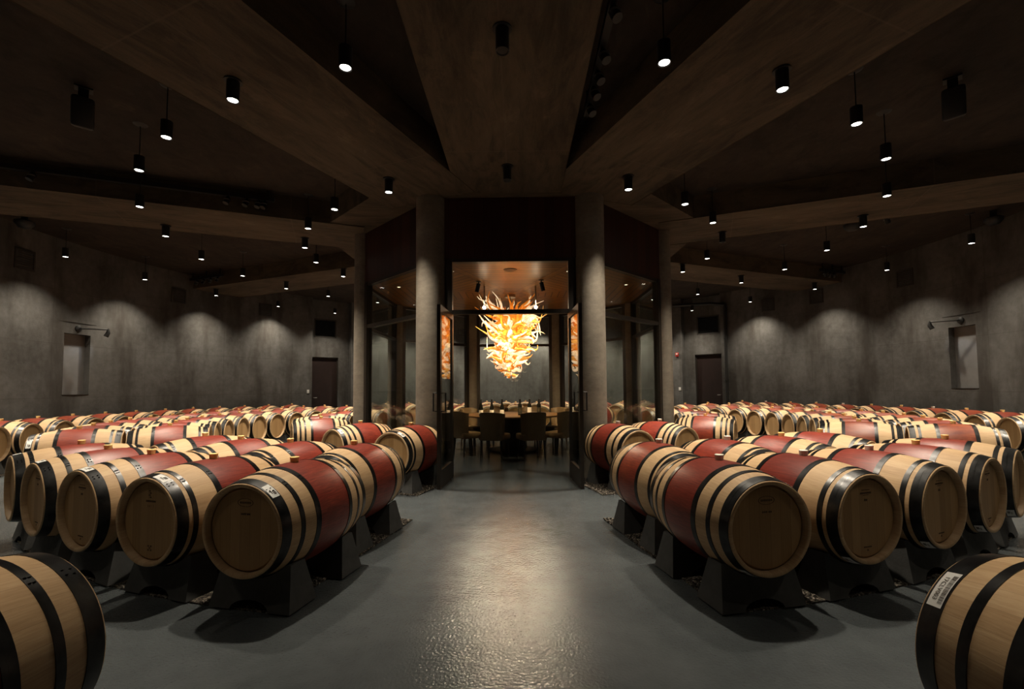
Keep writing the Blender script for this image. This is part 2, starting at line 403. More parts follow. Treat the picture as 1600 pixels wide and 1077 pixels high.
NICHE = (90.5, 94.0, 1.28, 2.70)
DOORA = (132.6, 138.4); ALC = (132.2, 140.6); RA = 10.5
def build_wall():
    bm = bmesh.new(); st = 0.5
    zl = [0.0, 1.28, 2.60, 2.70, 3.36, 4.08, ZC + 0.1]
    cuts = sorted(set([round(-180 + 1.5 * k, 3) for k in range(241)] + [s * a for s in (-1, 1) for a in (NICHE[0], NICHE[1], DOORA[0], DOORA[1], ALC[0], ALC[1], 133.2, 137.9, 8.0)]))
    cache = {}
    def V(r, a, z):
        k = (round(r, 3), round(a, 3), round(z, 3))
        if k not in cache:
            p = pol(r, a, z); cache[k] = bm.verts.new((p.x, p.y - D, p.z))
        return cache[k]
    def quad(*vs):
        try: bm.faces.new(vs)
        except ValueError: pass
    for a0, a1 in zip(cuts[:-1], cuts[1:]):
        m_ = abs((a0 + a1) / 2); alc = ALC[0] < m_ < ALC[1]; r = RA if alc else RW
        for z0, z1 in zip(zl[:-1], zl[1:]):
            zm = (z0 + z1) / 2
            if m_ < 8 and zm < 2.7: continue
            if NICHE[0] < m_ < NICHE[1] and NICHE[2] < zm < NICHE[3]: continue
            if alc and DOORA[0] < m_ < DOORA[1] and zm < 2.6: continue
            if alc and 133.2 < m_ < 137.9 and 3.36 < zm < 4.08: continue
            quad(V(r, a0, z0), V(r, a1, z0), V(r, a1, z1), V(r, a0, z1))
    for s in (-1, 1):
        for a in ALC:
            for z0, z1 in zip(zl[:-1], zl[1:]): quad(V(RW, s * a, z0), V(RA, s * a, z0), V(RA, s * a, z1), V(RW, s * a, z1))
        def reveal(r0, r1, a0, a1, z0, z1):
            P = [(a0, z0), (a1, z0), (a1, z1), (a0, z1)]
            for i in range(4):
                (p, q), (u, w) = P[i], P[(i + 1) % 4]
                quad(V(r0, s * p, q), V(r0, s * u, w), V(r1, s * u, w), V(r1, s * p, q))
        reveal(RW, RW + 0.16, NICHE[0], NICHE[1], NICHE[2], NICHE[3])
        reveal(RA, RA + 0.14, DOORA[0], DOORA[1], 0, 2.6)
        reveal(RA, RA + 0.2, 133.2, 137.9, 3.36, 4.08)
    # short dark entry passage the photographer stands in
    for s in (-1, 1):
        quad(V(RW, s * 8, 0), V(RW + 2, s * 8, 0), V(RW + 2, s * 8, 2.7), V(RW, s * 8, 2.7))
    quad(V(RW, -8, 2.7), V(RW, 8, 2.7), V(RW + 2, 8, 2.7), V(RW + 2, -8, 2.7))
    quad(V(RW + 2, -8, 0), V(RW + 2, 8, 0), V(RW + 2, 8, 2.7), V(RW + 2, -8, 2.7))
    quad(V(RW, -8, 0), V(RW, 8, 0), V(RW + 2, 8, 0), V(RW + 2, -8, 0))
    tag(obj('wall_round', bm, M_WALL, None, (0, D, 0), smooth=20), 'round board-marked concrete wall washed by the lamps', None, None, 'structure')
build_wall()

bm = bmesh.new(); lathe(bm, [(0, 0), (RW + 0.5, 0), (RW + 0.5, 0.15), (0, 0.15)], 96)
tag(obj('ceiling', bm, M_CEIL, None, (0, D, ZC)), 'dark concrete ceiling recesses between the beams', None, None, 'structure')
bm = bmesh.new()
lathe(bm, [(3.72 / math.cos(PI / 8), 0.018), (3.72 / math.cos(PI / 8), 0.42), (2.80 / math.cos(PI / 8), 0.42), (2.80 / math.cos(PI / 8), 0.018)], 8, Matrix.Rotation(PI / 8, 4, 'Z'), close=True)
tag(obj('ceiling_ring', bm, M_BEAM, None, (0, D, ZS)), 'octagonal concrete soffit ring over the glass room columns', None, None, 'structure')
BEAMS = [(0, -0.80, 0.80)]
for s in (-1, 1):
    BEAMS.append((s * 22.5, -0.75, 0.87))
    for a in (67.5, 112.5, 157.5): BEAMS.append((s * a, -0.55, 0.92))
for (ang, lo, hi) in BEAMS:
    s = 1 if ang >= 0 else -1
    bm = bmesh.new()
    y0, y1 = (lo, hi) if s > 0 else (-hi, -lo)
    # local x runs outwards along the beam; local +y is towards larger angle
    x0 = 3.2
    prism(bm, [(x0, y0), (RW + 0.2, y0), (RW + 0.2, y1), (x0, y1)], 0, 0.44)
    bmesh.ops.bevel(bm, geom=[e for e in bm.edges if abs(e.verts[0].co.z) < 1e-4 and abs(e.verts[1].co.z) < 1e-4 and len(e.link_faces) == 2 and abs(e.calc_face_angle(0)) > 1], offset=0.012, segments=1, affect='EDGES')
    o = obj('beam', bm, M_BEAM, None, (0, D, ZS + {0: 0.0, 22.5: 0.004, 67.5: 0.007, 112.5: 0.010, 157.5: 0.013}[abs(ang)]), math.radians(ang) - PI / 2)
    side = 'centre' if ang == 0 else ('left' if ang < 0 else 'right')
    tag(o, f'broad board-formed concrete ceiling beam, {side}, {abs(ang):g} degrees round from the entrance aisle', None, None, 'structure')

# ------------------------------------------------------------------ columns
for k in range(8):
    a = 22.5 + 45 * k; a = a if a <= 180 else a - 360
    near = abs(a) < 30; rad = 0.23 if near else (0.155 if abs(a) < 80 else 0.18)
    p = pol(3.22 if near else RC + 0.03, a)
    if near: p.x = math.copysign(1.27, p.x); p.y = D - 2.93
    bm = bmesh.new(); lathe(bm, [(0, 0), (rad, 0), (rad, ZS + 0.03), (0, ZS + 0.03)], 64)
    o = obj('concrete_column', bm, M_COLM, None, p, smooth=40)
    side = 'left' if a < 0 else 'right'
    wh = {22.5: 'beside the open door', 67.5: 'at the front side corner', 112.5: 'at the rear side corner', 157.5: 'behind the table at the back'}[abs(a)]
    tag(o, f'round grey concrete column, {side}, {wh} of the glass room', 'column', None, 'structure')

# ------------------------------------------------------------------ glass room
def face_frame(k):          # matrix: local x along the face, local -y outwards, z up
    ang = 45 * k; ang = ang if ang <= 180 else ang - 360
    p = pol(AP, ang); return p, math.radians(ang), ang
FACEN = {0: 'front', 45: 'front right', 90: 'right', 135: 'back right', 180: 'back', -135: 'back left', -90: 'left', -45: 'front left'}
HW = RC * math.sin(PI / 8)
for k in range(8):
    p, rz, ang = face_frame(k); nm = FACEN[ang]
    bm = bmesh.new(); box(bm, (0, 0, (ZG + ZS) / 2 + 0.01), (2 * HW + 0.02, 0.10, ZS - ZG + 0.02))
    o = obj('wood_fascia', bm, M_FASCIA, None, p, rz)
    tag(o, f'dark vertical board fascia above the {nm} glazing of the glass room', 'fascia', None, 'structure')
    bm = bmesh.new()
    pw, po = (0.10, 0.97) if k == 0 else (0.10, 1.03)
    for s in (-1, 1): box(bm, (s * po, 0, ZG / 2), (pw, 0.12, ZG))
    for s in (-1, 1): box(bm, (s * (po + pw / 2 + (HW - po - pw / 2) / 2 - 0.01), 0.03, ZG / 2), (HW - po - pw / 2, 0.03, ZG))
    box(bm, (0, 0, 2.580), (2 * po - pw, 0.10, 0.066)); box(bm, (0, 0, ZG - 0.03), (2 * po - pw, 0.10, 0.06))
    if k: box(bm, (0, 0, 0.05), (2 * po - pw, 0.10, 0.10))
    root = empty(f'window_{k + 1}', p, rz, f'dark metal framed glazing on the {nm} side of the glass room', None); root['kind'] = 'structure'
    obj('window_frame', bm, M_FRAME, root)
    for z0, z1 in (((0.10, 2.545), (2.615, ZG - 0.06)) if k else ((2.615, ZG - 0.06),)):
        if k == 0: continue
        bm = bmesh.new(); box(bm, (0, 0, (z0 + z1) / 2), (2 * po - pw - 0.002, 0.012, z1 - z0))
        obj('window_pane', bm, M_GLASS, root)
bm = bmesh.new(); lathe(bm, [(0, 0), (RC - 0.04, 0), (RC - 0.04, 0.06), (0, 0.06)], 8, Matrix.Rotation(PI / 8, 4, 'Z'))
tag(obj('ceiling_wood', bm, M_WCEIL, None, (0, D, ZG)), 'cedar board ceiling of the glass room in eight wedges', None, None, 'structure')

# open glass doors
for s in (-1, 1):
    n = 1 if s < 0 else 2
    root = empty(f'door_{n}', (s * 0.925, D - AP - 0.05, 0), 0, f"open glass door leaf at the {'left' if s < 0 else 'right'} of the glass room entrance", None); root['kind'] = 'structure'
    root.rotation_euler = (0, 0, math.radians(-90 - 3) if s < 0 else math.radians(-90 + 3))
    Lf, H = 0.93, 2.53
    bm = bmesh.new()
    for x in (0.045, Lf - 0.045): box(bm, (x, 0, H / 2 + 0.008), (0.09, 0.05, H))
    box(bm, (Lf / 2, 0, H - 0.04), (Lf - 0.18, 0.05, 0.09)); box(bm, (Lf / 2, 0, 0.13), (Lf - 0.18, 0.05, 0.244))
    obj('door_frame', bm, M_FRAME, root)
    bm = bmesh.new(); box(bm, (Lf / 2, 0, 1.36), (Lf - 0.17, 0.012, 2.22)); obj('door_pane', bm, M_GLASS, root)
    for q in (-1, 1):
        bm = bmesh.new()
        tube(bm, [Vector((Lf - 0.05, q * 0.02, 1.31)), Vector((Lf - 0.05, q * 0.085, 1.31)), Vector((Lf - 0.05, q * 0.085, 1.06)), Vector((Lf - 0.05, q * 0.02, 1.06))], 0.011, 8)
        obj('pull_handle', bm, M_BLACK, root)

# far doors, vents over them, niches
def wz(a): return math.radians(a) + PI      # local -y faces the room
for s in (-1, 1):
    sd = 'left' if s < 0 else 'right'; n = 3 if s < 0 else 4
    a = s * (DOORA[0] + DOORA[1]) / 2; w = RA * math.radians(DOORA[1] - DOORA[0])
    root = empty(f'door_{n}', pol(RA + 0.10, a), wz(a), f'dark red-brown wooden door in the far {sd} wall', None); root['kind'] = 'structure'
    bm = bmesh.new(); box(bm, (0, 0, 1.30), (w - 0.09, 0.05, 2.53)); obj('door_slab', bm, M_DOORW, root)
    bm = bmesh.new()
    for q in (-1, 1): box(bm, (q * (w / 2 - 0.02), 0, 1.30), (0.05, 0.09, 2.6))
    box(bm, (0, 0, 2.585), (w, 0.09, 0.05)); obj('door_frame', bm, M_FRAME, root)
    bm = bmesh.new(); tube(bm, [Vector((s * 0.38, -0.025, 1.05)), Vector((s * 0.38, -0.08, 1.05)), Vector((s * 0.27, -0.08, 1.05))], 0.012, 8); obj('door_handle', bm, M_GLINT, root)
    a = s * 135.55; w = RA * math.radians(4.7)
    root = empty('wall_grille', pol(RA + 0.09, a, 3.72), wz(a), f'large dark louvred grille above the far {sd} door', 'vent')
    bm = bmesh.new()
    for q in (-1, 1): box(bm, (q * (w / 2 - 0.025), -0.06, 0), (0.05, 0.06, 0.72))
    for q in (-1, 1): box(bm, (0, -0.06, q * 0.335), (w, 0.06, 0.05))
    obj('grille_frame', bm, M_VENT, root)
    bm = bmesh.new()
    for i in range(14):
        box(bm, (0, 0, 0), (w - 0.1, 0.06, 0.006), Matrix.Translation((0, -0.03, -0.28 + i * 0.043)) @ Matrix.Rotation(math.radians(40), 4, 'X'))
    box(bm, (0, 0.02, 0), (w - 0.02, 0.01, 0.66)); obj('grille_slats', bm, M_BLACK, root)
    # small supply vents high on the wall
    for i, va in enumerate((85.2, 99.6, 107.0 if s < 0 else 113.8, 122.6)):
        if s < 0 and i == 1: continue
        if s > 0 and i == 0: continue
        root = empty('wall_vent', pol(RW - 0.004, s * va, 4.12), wz(s * va), f'small square dark wall vent high on the {sd} wall, {["nearest", "nearest", "middle", "farthest"][i]} of its row', 'vent', 'small wall vents')
        bm = bmesh.new()
        for q in (-1, 1):
            box(bm, (q * 0.2, -0.008, 0), (0.035, 0.02, 0.435)); box(bm, (0, -0.008, q * 0.2), (0.40, 0.02, 0.035))
        obj('vent_frame', bm, M_VENT, root)
        bm = bmesh.new()
        for j in range(8): box(bm, (0, 0, 0), (0.37, 0.03, 0.005), Matrix.Translation((0, -0.006, -0.16 + j * 0.046)) @ Matrix.Rotation(math.radians(40), 4, 'X'))
        obj('vent_slats', bm, M_BLACK, root)
    # niche with steel back, with its frame line and picture light
    a = s * (NICHE[0] + NICHE[1]) / 2; w = RW * math.radians(NICHE[1] - NICHE[0])
    root = empty(f'window_{9 if s < 0 else 10}', pol(RW, a, 1.28), wz(a), f'recessed steel-backed wall niche in the {sd} wall', None); root['kind'] = 'structure'
    bm = bmesh.new(); box(bm, (0, 0.15, 0.71), (w + 0.06, 0.02, 1.44)); obj('niche_back', bm, M_STEEL, root)
    bm = bmesh.new(); box(bm, (0, 0.07, 0.006), (w - 0.004, 0.16, 0.012)); obj('window_sill', bm, M_FRAME, root)
    bm = bmesh.new(); box(bm, (0, -0.004, 1.68), (1.02, 0.012, 0.012))
    for q in (-1, 1): box(bm, (q * 0.47, -0.002, 0.84), (0.008, 0.008, 1.68))
    obj('niche_trim', bm, M_FRAME, root)
    root = empty('picture_light', pol(RW - 0.001, s * 92.25, 2.83), wz(s * 92.25), f'black swing-arm picture light above the {sd} wall niche', 'wall lamp')
    bm = bmesh.new(); lathe(bm, [(0, 0), (0.075, 0), (0.075, 0.03), (0.05, 0.045), (0, 0.045)], 24, Matrix.Rotation(PI / 2, 4, 'X')); obj('wall_plate', bm, M_BLACK, root, smooth=40)
    ex = -s * 0.46
    bm = bmesh.new(); tube(bm, [Vector((0, -0.03, 0)), Vector((0, -0.10, 0)), Vector((ex, -0.30, 0.03))], 0.016, 10); obj('arm', bm, M_BLACK, root, smooth=40)
    bm = bmesh.new(); tube(bm, [Vector((ex, -0.30, 0.05)), Vector((ex, -0.30, -0.05)), Vector((ex + s * 0.03, -0.27, -0.14))], [0.02, 0.045, 0.05], 14); obj('lamp_head', bm, M_BLACK, root, smooth=40)
    ld = bpy.data.lights.new('picture_light_beam', 'SPOT'); ld.energy = 5; ld.spot_size = math.radians(62); ld.spot_blend = 0.6; ld.shadow_soft_size = 0.03; ld.color = (0.92, 0.96, 1.0)
    lo = bpy.data.objects.new('picture_light_beam', ld); COL.objects.link(lo)
    q0 = Matrix.Translation(root.location) @ Matrix.Rotation(wz(s * 92.25), 4, 'Z')
    pa = q0 @ Vector((ex + s * 0.035, -0.265, -0.16)); pb = q0 @ Vector((s * 0.05, 0.12, -0.95))
    lo.location = pa; lo.rotation_euler = (pb - pa).to_track_quat('-Z', 'Y').to_euler()

# switches, alarm, pipe
for (a, z, sd, rr) in ((-131.4, 1.29, 'left', RW), (141.2, 1.28, 'right', RW)):
    root = empty('light_switch', pol(rr - 0.001, a, z), wz(a), f'small white light switch plate beside the far {sd} door', 'light switch')
    bm = bmesh.new(); box(bm, (0, -0.006, 0), (0.085, 0.012, 0.13), None, 0.004); obj('plate', bm, M_WHITE, root)
    bm = bmesh.new(); box(bm, (0, -0.015, 0), (0.03, 0.012, 0.06), None, 0.003); obj('rocker', bm, M_WHITE, root)
root = empty('fire_alarm', pol(RW - 0.001, 141.6, 2.62), wz(141.6), 'small red fire alarm on the wall by the far right door', 'fire alarm')
bm = bmesh.new(); box(bm, (0, -0.025, 0), (0.11, 0.05, 0.15), None, 0.008); obj('housing', bm, M_RED, root)
bm = bmesh.new(); box(bm, (0, -0.06, 0.02), (0.06, 0.02, 0.05), None, 0.005); obj('strobe', bm, M_WHITE, root)
bm = bmesh.new()
tube(bm, [pol(RW - 0.08, 131.0, 0.0), pol(RW - 0.08, 131.0, 4.0), pol(RW - 0.1, 131.0, 4.35)], 0.055, 12)
tube(bm, [pol(RW - 0.08, 131.0, 4.33), pol(RW - 0.10, 134, 4.45), pol(RW - 0.10, 142, 4.55)], 0.06, 12)
for z in (1.6, 3.1, 4.2):
    lathe(bm, [(0.055, -0.03), (0.07, -0.03), (0.07, 0.03), (0.055, 0.03)], 14, Matrix.Translation(pol(RW - 0.08, 131.0, z)), close=True)
tag(obj('drain_pipe', bm, M_BLACK, None, smooth=40), 'black pipe dropping down the wall beside the far right door', 'pipe')

# ------------------------------------------------------------------ gravel beds
def sector(bm, r0, r1, a0, a1, z0, z1, step=1.5):
    n = max(2, int(abs(a1 - a0) / step)); L = []
    for i in range(n + 1):
        a = a0 + (a1 - a0) * i / n
        L.append([pol(r0, a), pol(r1, a)])
    poly = [(p[0].x, p[0].y) for p in L] + [(p[1].x, p[1].y) for p in reversed(L)]
    prism(bm, poly, z0, z1)
def pebbles(bm, spots, rnd):
    for (x, y, z, r) in spots:
        M = Matrix.Translation((x, y, z + r * 0.25)) @ Matrix.Rotation(rnd.random() * 6, 4, 'Z') @ Matrix.Rotation(rnd.random() * 0.8, 4, 'X') @ Matrix.Diagonal((r * rnd.uniform(0.8, 1.5), r * rnd.uniform(0.7, 1.1), r * rnd.uniform(0.5, 0.8), 1))
        bmesh.ops.create_icosphere(bm, subdivisions=1, radius=1.0, matrix=M)
BEDS = []
for s in (-1, 1):
    sd = 'left' if s < 0 else 'right'
    BEDS += [(5.42, 7.48, s * 10.6, s * 39.5, f'brown gravel bed under the front {sd} double row of barrels', 1500),
             (3.36, 4.42, s * 15.5, s * 41, f'brown gravel strip under the front {sd} barrels by the glass room', 350),
             (3.36, 4.42, s * 52, s * 131, f'brown gravel strip under the barrels {sd} of the glass room', 0),
             (5.42, 7.58, s * 51, s * 129, f'brown gravel bed under the {sd} side double row of barrels', 0),
             (8.72, 9.74, s * 6.2, s * 14.5, f'brown gravel strip under the nearest {sd} foreground barrel', 0),
             (8.72, 9.74, s * 67, s * 131, f'brown gravel strip under the barrels along the {sd} wall', 0)]
rnd = random.Random(3)
for (r0, r1, a0, a1, lab, n) in BEDS:
    bm = bmesh.new(); sector(bm, r0, r1, a0, a1, 0.001, 0.010)
    sp = []
    for i in range(n):
        t = rnd.random()
        if t < 0.62: a = a0 + math.copysign(abs(rnd.gauss(0, 1)) * 2.2, a1); r = rnd.uniform(r0, r1)      # aisle edge
        elif t < 0.85: r = r1 - abs(rnd.gauss(0, 0.16)); a = rnd.uniform(a0, a1)                            # outer edge
        else: r = rnd.uniform(r0, r1); a = rnd.uniform(a0, a1)
        if r < r0: continue
        foot = False
        rows = [(7.09, 12.0 if a1 < 0 else 12.5, 5.93, 5), (6.09, 13.4, 6.87 if a1 < 0 else 7.1, 4)] if r0 > 5 else [(3.95, 20.8 if a1 < 0 else 22.6, 14.4 if a1 < 0 else 11.6, 2)]
        for (rb, b0, db, nb) in rows:
            for k in range(nb):
                for t in (-0.275, 0.275):
                    if abs(r - rb - t) < 0.155 and abs(math.radians(abs(a) - b0 - db * k)) * r < 0.325: foot = True
        if foot: continue
        p = pol(r, a); sp.append((p.x, p.y, 0.008, rnd.uniform(0.008, 0.016)))
    pebbles(bm, sp, rnd)
    tag(obj('gravel', bm, M_GRAVEL), lab, 'gravel', None, 'stuff')

# ------------------------------------------------------------------ barrels
L2, RB, RH = 0.475, 0.345, 0.285
def rad(t): return RB - (RB - RH) * (t / L2) ** 2
def stave_mesh():
    bm = bmesh.new(); n = 30
    pr = [(0.258, -0.432), (0.262, -0.470), (0.268, -L2), (RH - 0.003, -L2)]
    for i in range(n + 1):
        t = -L2 + 0.003 + (2 * L2 - 0.006) * i / n; pr.append((rad(t), t))
    pr += [(RH - 0.003, L2), (0.268, L2), (0.262, 0.470), (0.258, 0.432)]
    lathe(bm, pr, 72, Matrix.Translation((0, 0, 0.345)), axis='Y')
    me = to_mesh(bm, 'staves', 50); me.materials.append(M_STAVE); return me
ME_STAVE = stave_mesh()
def hoop_mesh(t0, t1):
    bm = bmesh.new(); th = 0.0032
    lathe(bm, [(rad(t0) - 0.001, t0), (rad(t0) + th, t0), (rad((t0 + t1) / 2) + th, (t0 + t1) / 2), (rad(t1) + th, t1), (rad(t1) - 0.001, t1)], 72, Matrix.Translation((0, 0, 0.345)), axis='Y')
    # rivets where the band overlaps
    for dt in (0.3, 0.7):
        t = t0 + (t1 - t0) * dt
        for da in (0.55, 0.63):
            r = rad(t) + th
            bmesh.ops.create_uvsphere(bm, u_segments=8, v_segments=5, radius=0.006, matrix=Matrix.Translation((r * math.sin(da), t, 0.345 + r * math.cos(da))) @ Matrix.Rotation(-da, 4, 'Y') @ Matrix.Diagonal((1, 1, 0.4, 1)))
    me = to_mesh(bm, 'hoop', 40); me.materials.append(M_HOOP); return me
HOOPS = {'wide': [(0.163, 0.205), (0.300, 0.332), (0.402, 0.466)],
         'narrow': [(0.163, 0.203), (0.345, 0.375), (0.402, 0.466)],
         'four': [(0.163, 0.200), (0.270, 0.298), (0.345, 0.373), (0.412, 0.466)]}
HM = {}
for k, L in HOOPS.items():
    HM[k] = [hoop_mesh(a, b) for a, b in L] + [hoop_mesh(-b, -a) for a, b in L]
def head_mesh(s):
    bm = bmesh.new(); t = s * 0.440
    lathe(bm, [(0, t), (0.245, t), (0.2585, t - s * 0.012), (0.2585, t - s * 0.02), (0, t - s * 0.02)], 64, Matrix.Translation((0, 0, 0.345)), axis='Y')
    me = to_mesh(bm, 'barrel_head', 30); me.materials.append(M_HEAD); return me
ME_HEAD = [head_mesh(-1), head_mesh(1)]
def bung_mesh():
    bm = bmesh.new(); lathe(bm, [(0, -0.004), (0.026, -0.004), (0.031, 0.035), (0.028, 0.038), (0, 0.038)], 20, Matrix.Translation((0, 0, 0.690)))
    return to_mesh(bm, 'bung', 40)
ME_BUNG = bung_mesh(); ME_BUNG.materials.append(M_BUNG)
ME_BUNGW = ME_BUNG.copy(); ME_BUNGW.materials.clear(); ME_BUNGW.materials.append(M_BUNGW)

def curved_patch(bm, ang, hw, t0, t1, lift):   # patch lying on the chime hoop around angle ang (from top, towards +x)
    n = 8; rows = []
    for i in range(n + 1):
        a = ang - hw + 2 * hw * i / n
        row = []
        for t in (t0, t1):
            r = rad(t) + 0.0032 + lift; row.append(bm.verts.new((r * math.sin(a), t, 0.345 + r * math.cos(a))))
        rows.append(row)
    for i in range(n): bm.faces.new([rows[i][0], rows[i][1], rows[i + 1][1], rows[i + 1][0]])
def text_mesh(txt, size):
    cu = bpy.data.curves.new('t', 'FONT'); cu.body = txt; cu.size = size; cu.align_x = 'CENTER'; cu.align_y = 'CENTER'; cu.resolution_u = 3
    o = bpy.data.objects.new('t', cu); COL.objects.link(o); bpy.context.view_layer.update()
    me = bpy.data.meshes.new_from_object(o.evaluated_get(bpy.context.evaluated_depsgraph_get()))
    bpy.data.objects.remove(o); bpy.data.curves.remove(cu); return me
def label_part(root, ang, end, code=None, hw=0.18):
    # white paper label on the chime hoop, small print (or code and bars) on top of it
    t0, t1 = (0.408, 0.458); t0, t1 = (end * t0, end * t1)
    bm = bmesh.new(); curved_patch(bm, ang, hw, t0, t1, 0.0012); lab = obj('label', bm, M_PAPER, root); lab['label'] = 'white paper label on the end hoop'
    bm = bmesh.new(); rr = random.Random(int(ang * 1000) + 5)
    if code:
        me = text_mesh(code, 0.021); tb = bmesh.new(); tb.from_mesh(me); bpy.data.meshes.remove(me)
        for v in tb.verts:
            a = ang - v.co.x / 0.29; t = end * (0.440 - v.co.y); r = rad(t) + 0.0032 + 0.0022
            v.co = Vector((r * math.sin(a), t, 0.345 + r * math.cos(a)))
        tmp = bpy.data.meshes.new('x'); tb.to_mesh(tmp); tb.free(); bm.from_mesh(tmp); bpy.data.meshes.remove(tmp)
        a = ang - hw * 0.80
        while a < ang + hw * 0.80:
            w = rr.choice((0.0025, 0.004, 0.006)); curved_patch(bm, a, w / 2, end * 0.411, end * 0.426, 0.0022); a += w + rr.choice((0.003, 0.005))
    else:
        for j in range(3): curved_patch(bm, ang + hw * (0.15 + 0.2 * j), hw * 0.07, end * 0.415, end * 0.432, 0.0022)
        for j in range(5): curved_patch(bm, ang - hw * 0.1 + hw * 0.13 * j, hw * 0.04, end * 0.436, end * 0.443, 0.0022)
    obj('label_print', bm, M_INK, lab)
def stamp_part(root, kind):
    # burnt marks on the outer head (local -y end)
    y = -0.4412; bm = bmesh.new()
    def bar(x, z, w, h): box(bm, (x, y, z), (w, 0.0012, h))
    if kind == 'oval':
        ring = []
        for i in range(40):
            a = 2 * PI * i / 40
            ring.append([bm.verts.new((q * 0.058 * math.cos(a), y, 0.345 + 0.165 + q * 0.026 * math.sin(a))) for q in (1.0, 0.9)])
        for i in range(40): bm.faces.new([ring[i][0], ring[i][1], ring[(i + 1) % 40][1], ring[(i + 1) % 40][0]])
        for j in range(7): bar(-0.036 + j * 0.012, 0.345 + 0.165, 0.008, 0.012)
        for j in range(5): bar(-0.026 + j * 0.0125 + (0.006 if j > 2 else 0), 0.345 + 0.095, 0.009, 0.010)
    elif kind == 'year':
        for j in range(4): bar(-0.012 + 0.008 * (j % 2), 0.345 + 0.195 - 0.014 * j, 0.016, 0.008)
        for j in range(8): bar(-0.040 + j * 0.0115, 0.345 + 0.128, 0.008, 0.012)
        tm = text_mesh('2 0 1 7', 0.022); tb = bmesh.new(); tb.from_mesh(tm); bpy.data.meshes.remove(tm)
        for v in tb.verts: v.co = Vector((v.co.x, y, 0.345 + 0.095 + v.co.y))
        tmp = bpy.data.meshes.new('x'); tb.to_mesh(tmp); tb.free(); bm.from_mesh(tmp); bpy.data.meshes.remove(tmp)
        for i in range(3):
            for j in range(3):
                if (i * 3 + j) % 2 == 0: bar(-0.012 + j * 0.012, 0.345 - 0.19 + i * 0.013, 0.010, 0.010)
    else:
        bar(0, 0.345 + 0.180, 0.07, 0.004)
        for j in range(9): bar(-0.044 + j * 0.011, 0.345 + 0.160, 0.008, 0.010)
        bar(0, 0.345 + 0.146, 0.05, 0.003)
        for j in range(2): bar(-0.008 + j * 0.014, 0.345 + 0.115, 0.010, 0.014)
        for j in range(6): bar(-0.03 + j * 0.012, 0.345 - 0.185, 0.009, 0.008)
        bar(0, 0.345 - 0.205, 0.010, 0.012)
    obj('burnt_stamp', bm, M_BURN, root)

def cradle_mesh():
    bm = bmesh.new(); H = 0.27; zc = 0.513 - 0.009
    def prof(rs):
        xs = math.sqrt(rs * rs - (zc - H) ** 2); a0 = math.asin(xs / rs)
        P = [(-0.295, 0), (-0.14, 0)]
        for i in range(1, 8): a = PI - PI * i / 8; P.append((0.14 * math.cos(a), 0.062 * math.sin(a)))
        P += [(0.14, 0), (0.295, 0), (0.25, H), (xs, H)]
        for i in range(1, 16): a = a0 - 2 * a0 * i / 16; P.append((rs * math.sin(a), zc - rs * math.cos(a)))
        P += [(-xs, H), (-0.25, H)]
        return P
    th = lambda z: 0.13 - 0.065 * z / H
    PA = prof(rad(0.34) + 0.007); PB = prof(rad(0.21) + 0.007)      # the saddle widens towards the bilge
    A = [bm.verts.new((x, -th(z), z)) for x, z in PA]; B = [bm.verts.new((x, th(z), z)) for x, z in PB]
    n = len(PA)
    for i in range(n): bm.faces.new([A[i], A[(i + 1) % n], B[(i + 1) % n], B[i]])
    f1 = bm.faces.new(A); f2 = bm.faces.new(B); bmesh.ops.triangulate(bm, faces=[f1, f2])
    me = to_mesh(bm, 'barrel_cradle'); me.materials.append(M_CRAD); return me
ME_CRAD = cradle_mesh()
ORD = ['first', 'second', 'third', 'fourth', 'fifth', 'sixth', 'seventh', 'eighth', 'ninth', 'tenth', 'eleventh', 'twelfth', 'thirteenth']
ZB = 0.170
BR = random.Random(11)
def barrel(r, ang, hoops, look, where, group, white=False, lab=None, stamp=None, code=None, inner_label=False, orange=0.0, dark=None):
    p = pol(r, ang, ZB); rz = math.radians(ang)
    root = empty('wine_barrel', p, rz, f'{look} {where}', 'barrel', group)
    st_ = link('staves', ME_STAVE, None, root); d_ = BR.random() ** 2 * 0.55
    st_.color = (BR.random(), orange * BR.uniform(0.4, 1.0), d_ if dark is None else dark, 1); link('barrel_head', ME_HEAD[0], None, root); link('barrel_head', ME_HEAD[1], None, root)
    for me in HM[hoops]: link('hoop', me, None, root)
    link('bung', ME_BUNGW if white else ME_BUNG, None, root)
    if lab is not None: label_part(root, lab, 1 if inner_label else -1, code, 0.225 if code else 0.18)
    if stamp: stamp_part(root, stamp)
    for e, t in (('outer', -0.275), ('inner', 0.275)):
        q = pol(r - t, ang, 0.0105)
        o = link('barrel_cradle', ME_CRAD, None, None, q, rz + (0 if t < 0 else PI))
        tag(o, f'concrete cradle, {e} end, under barrel {where}', 'barrel cradle', 'concrete barrel cradles')

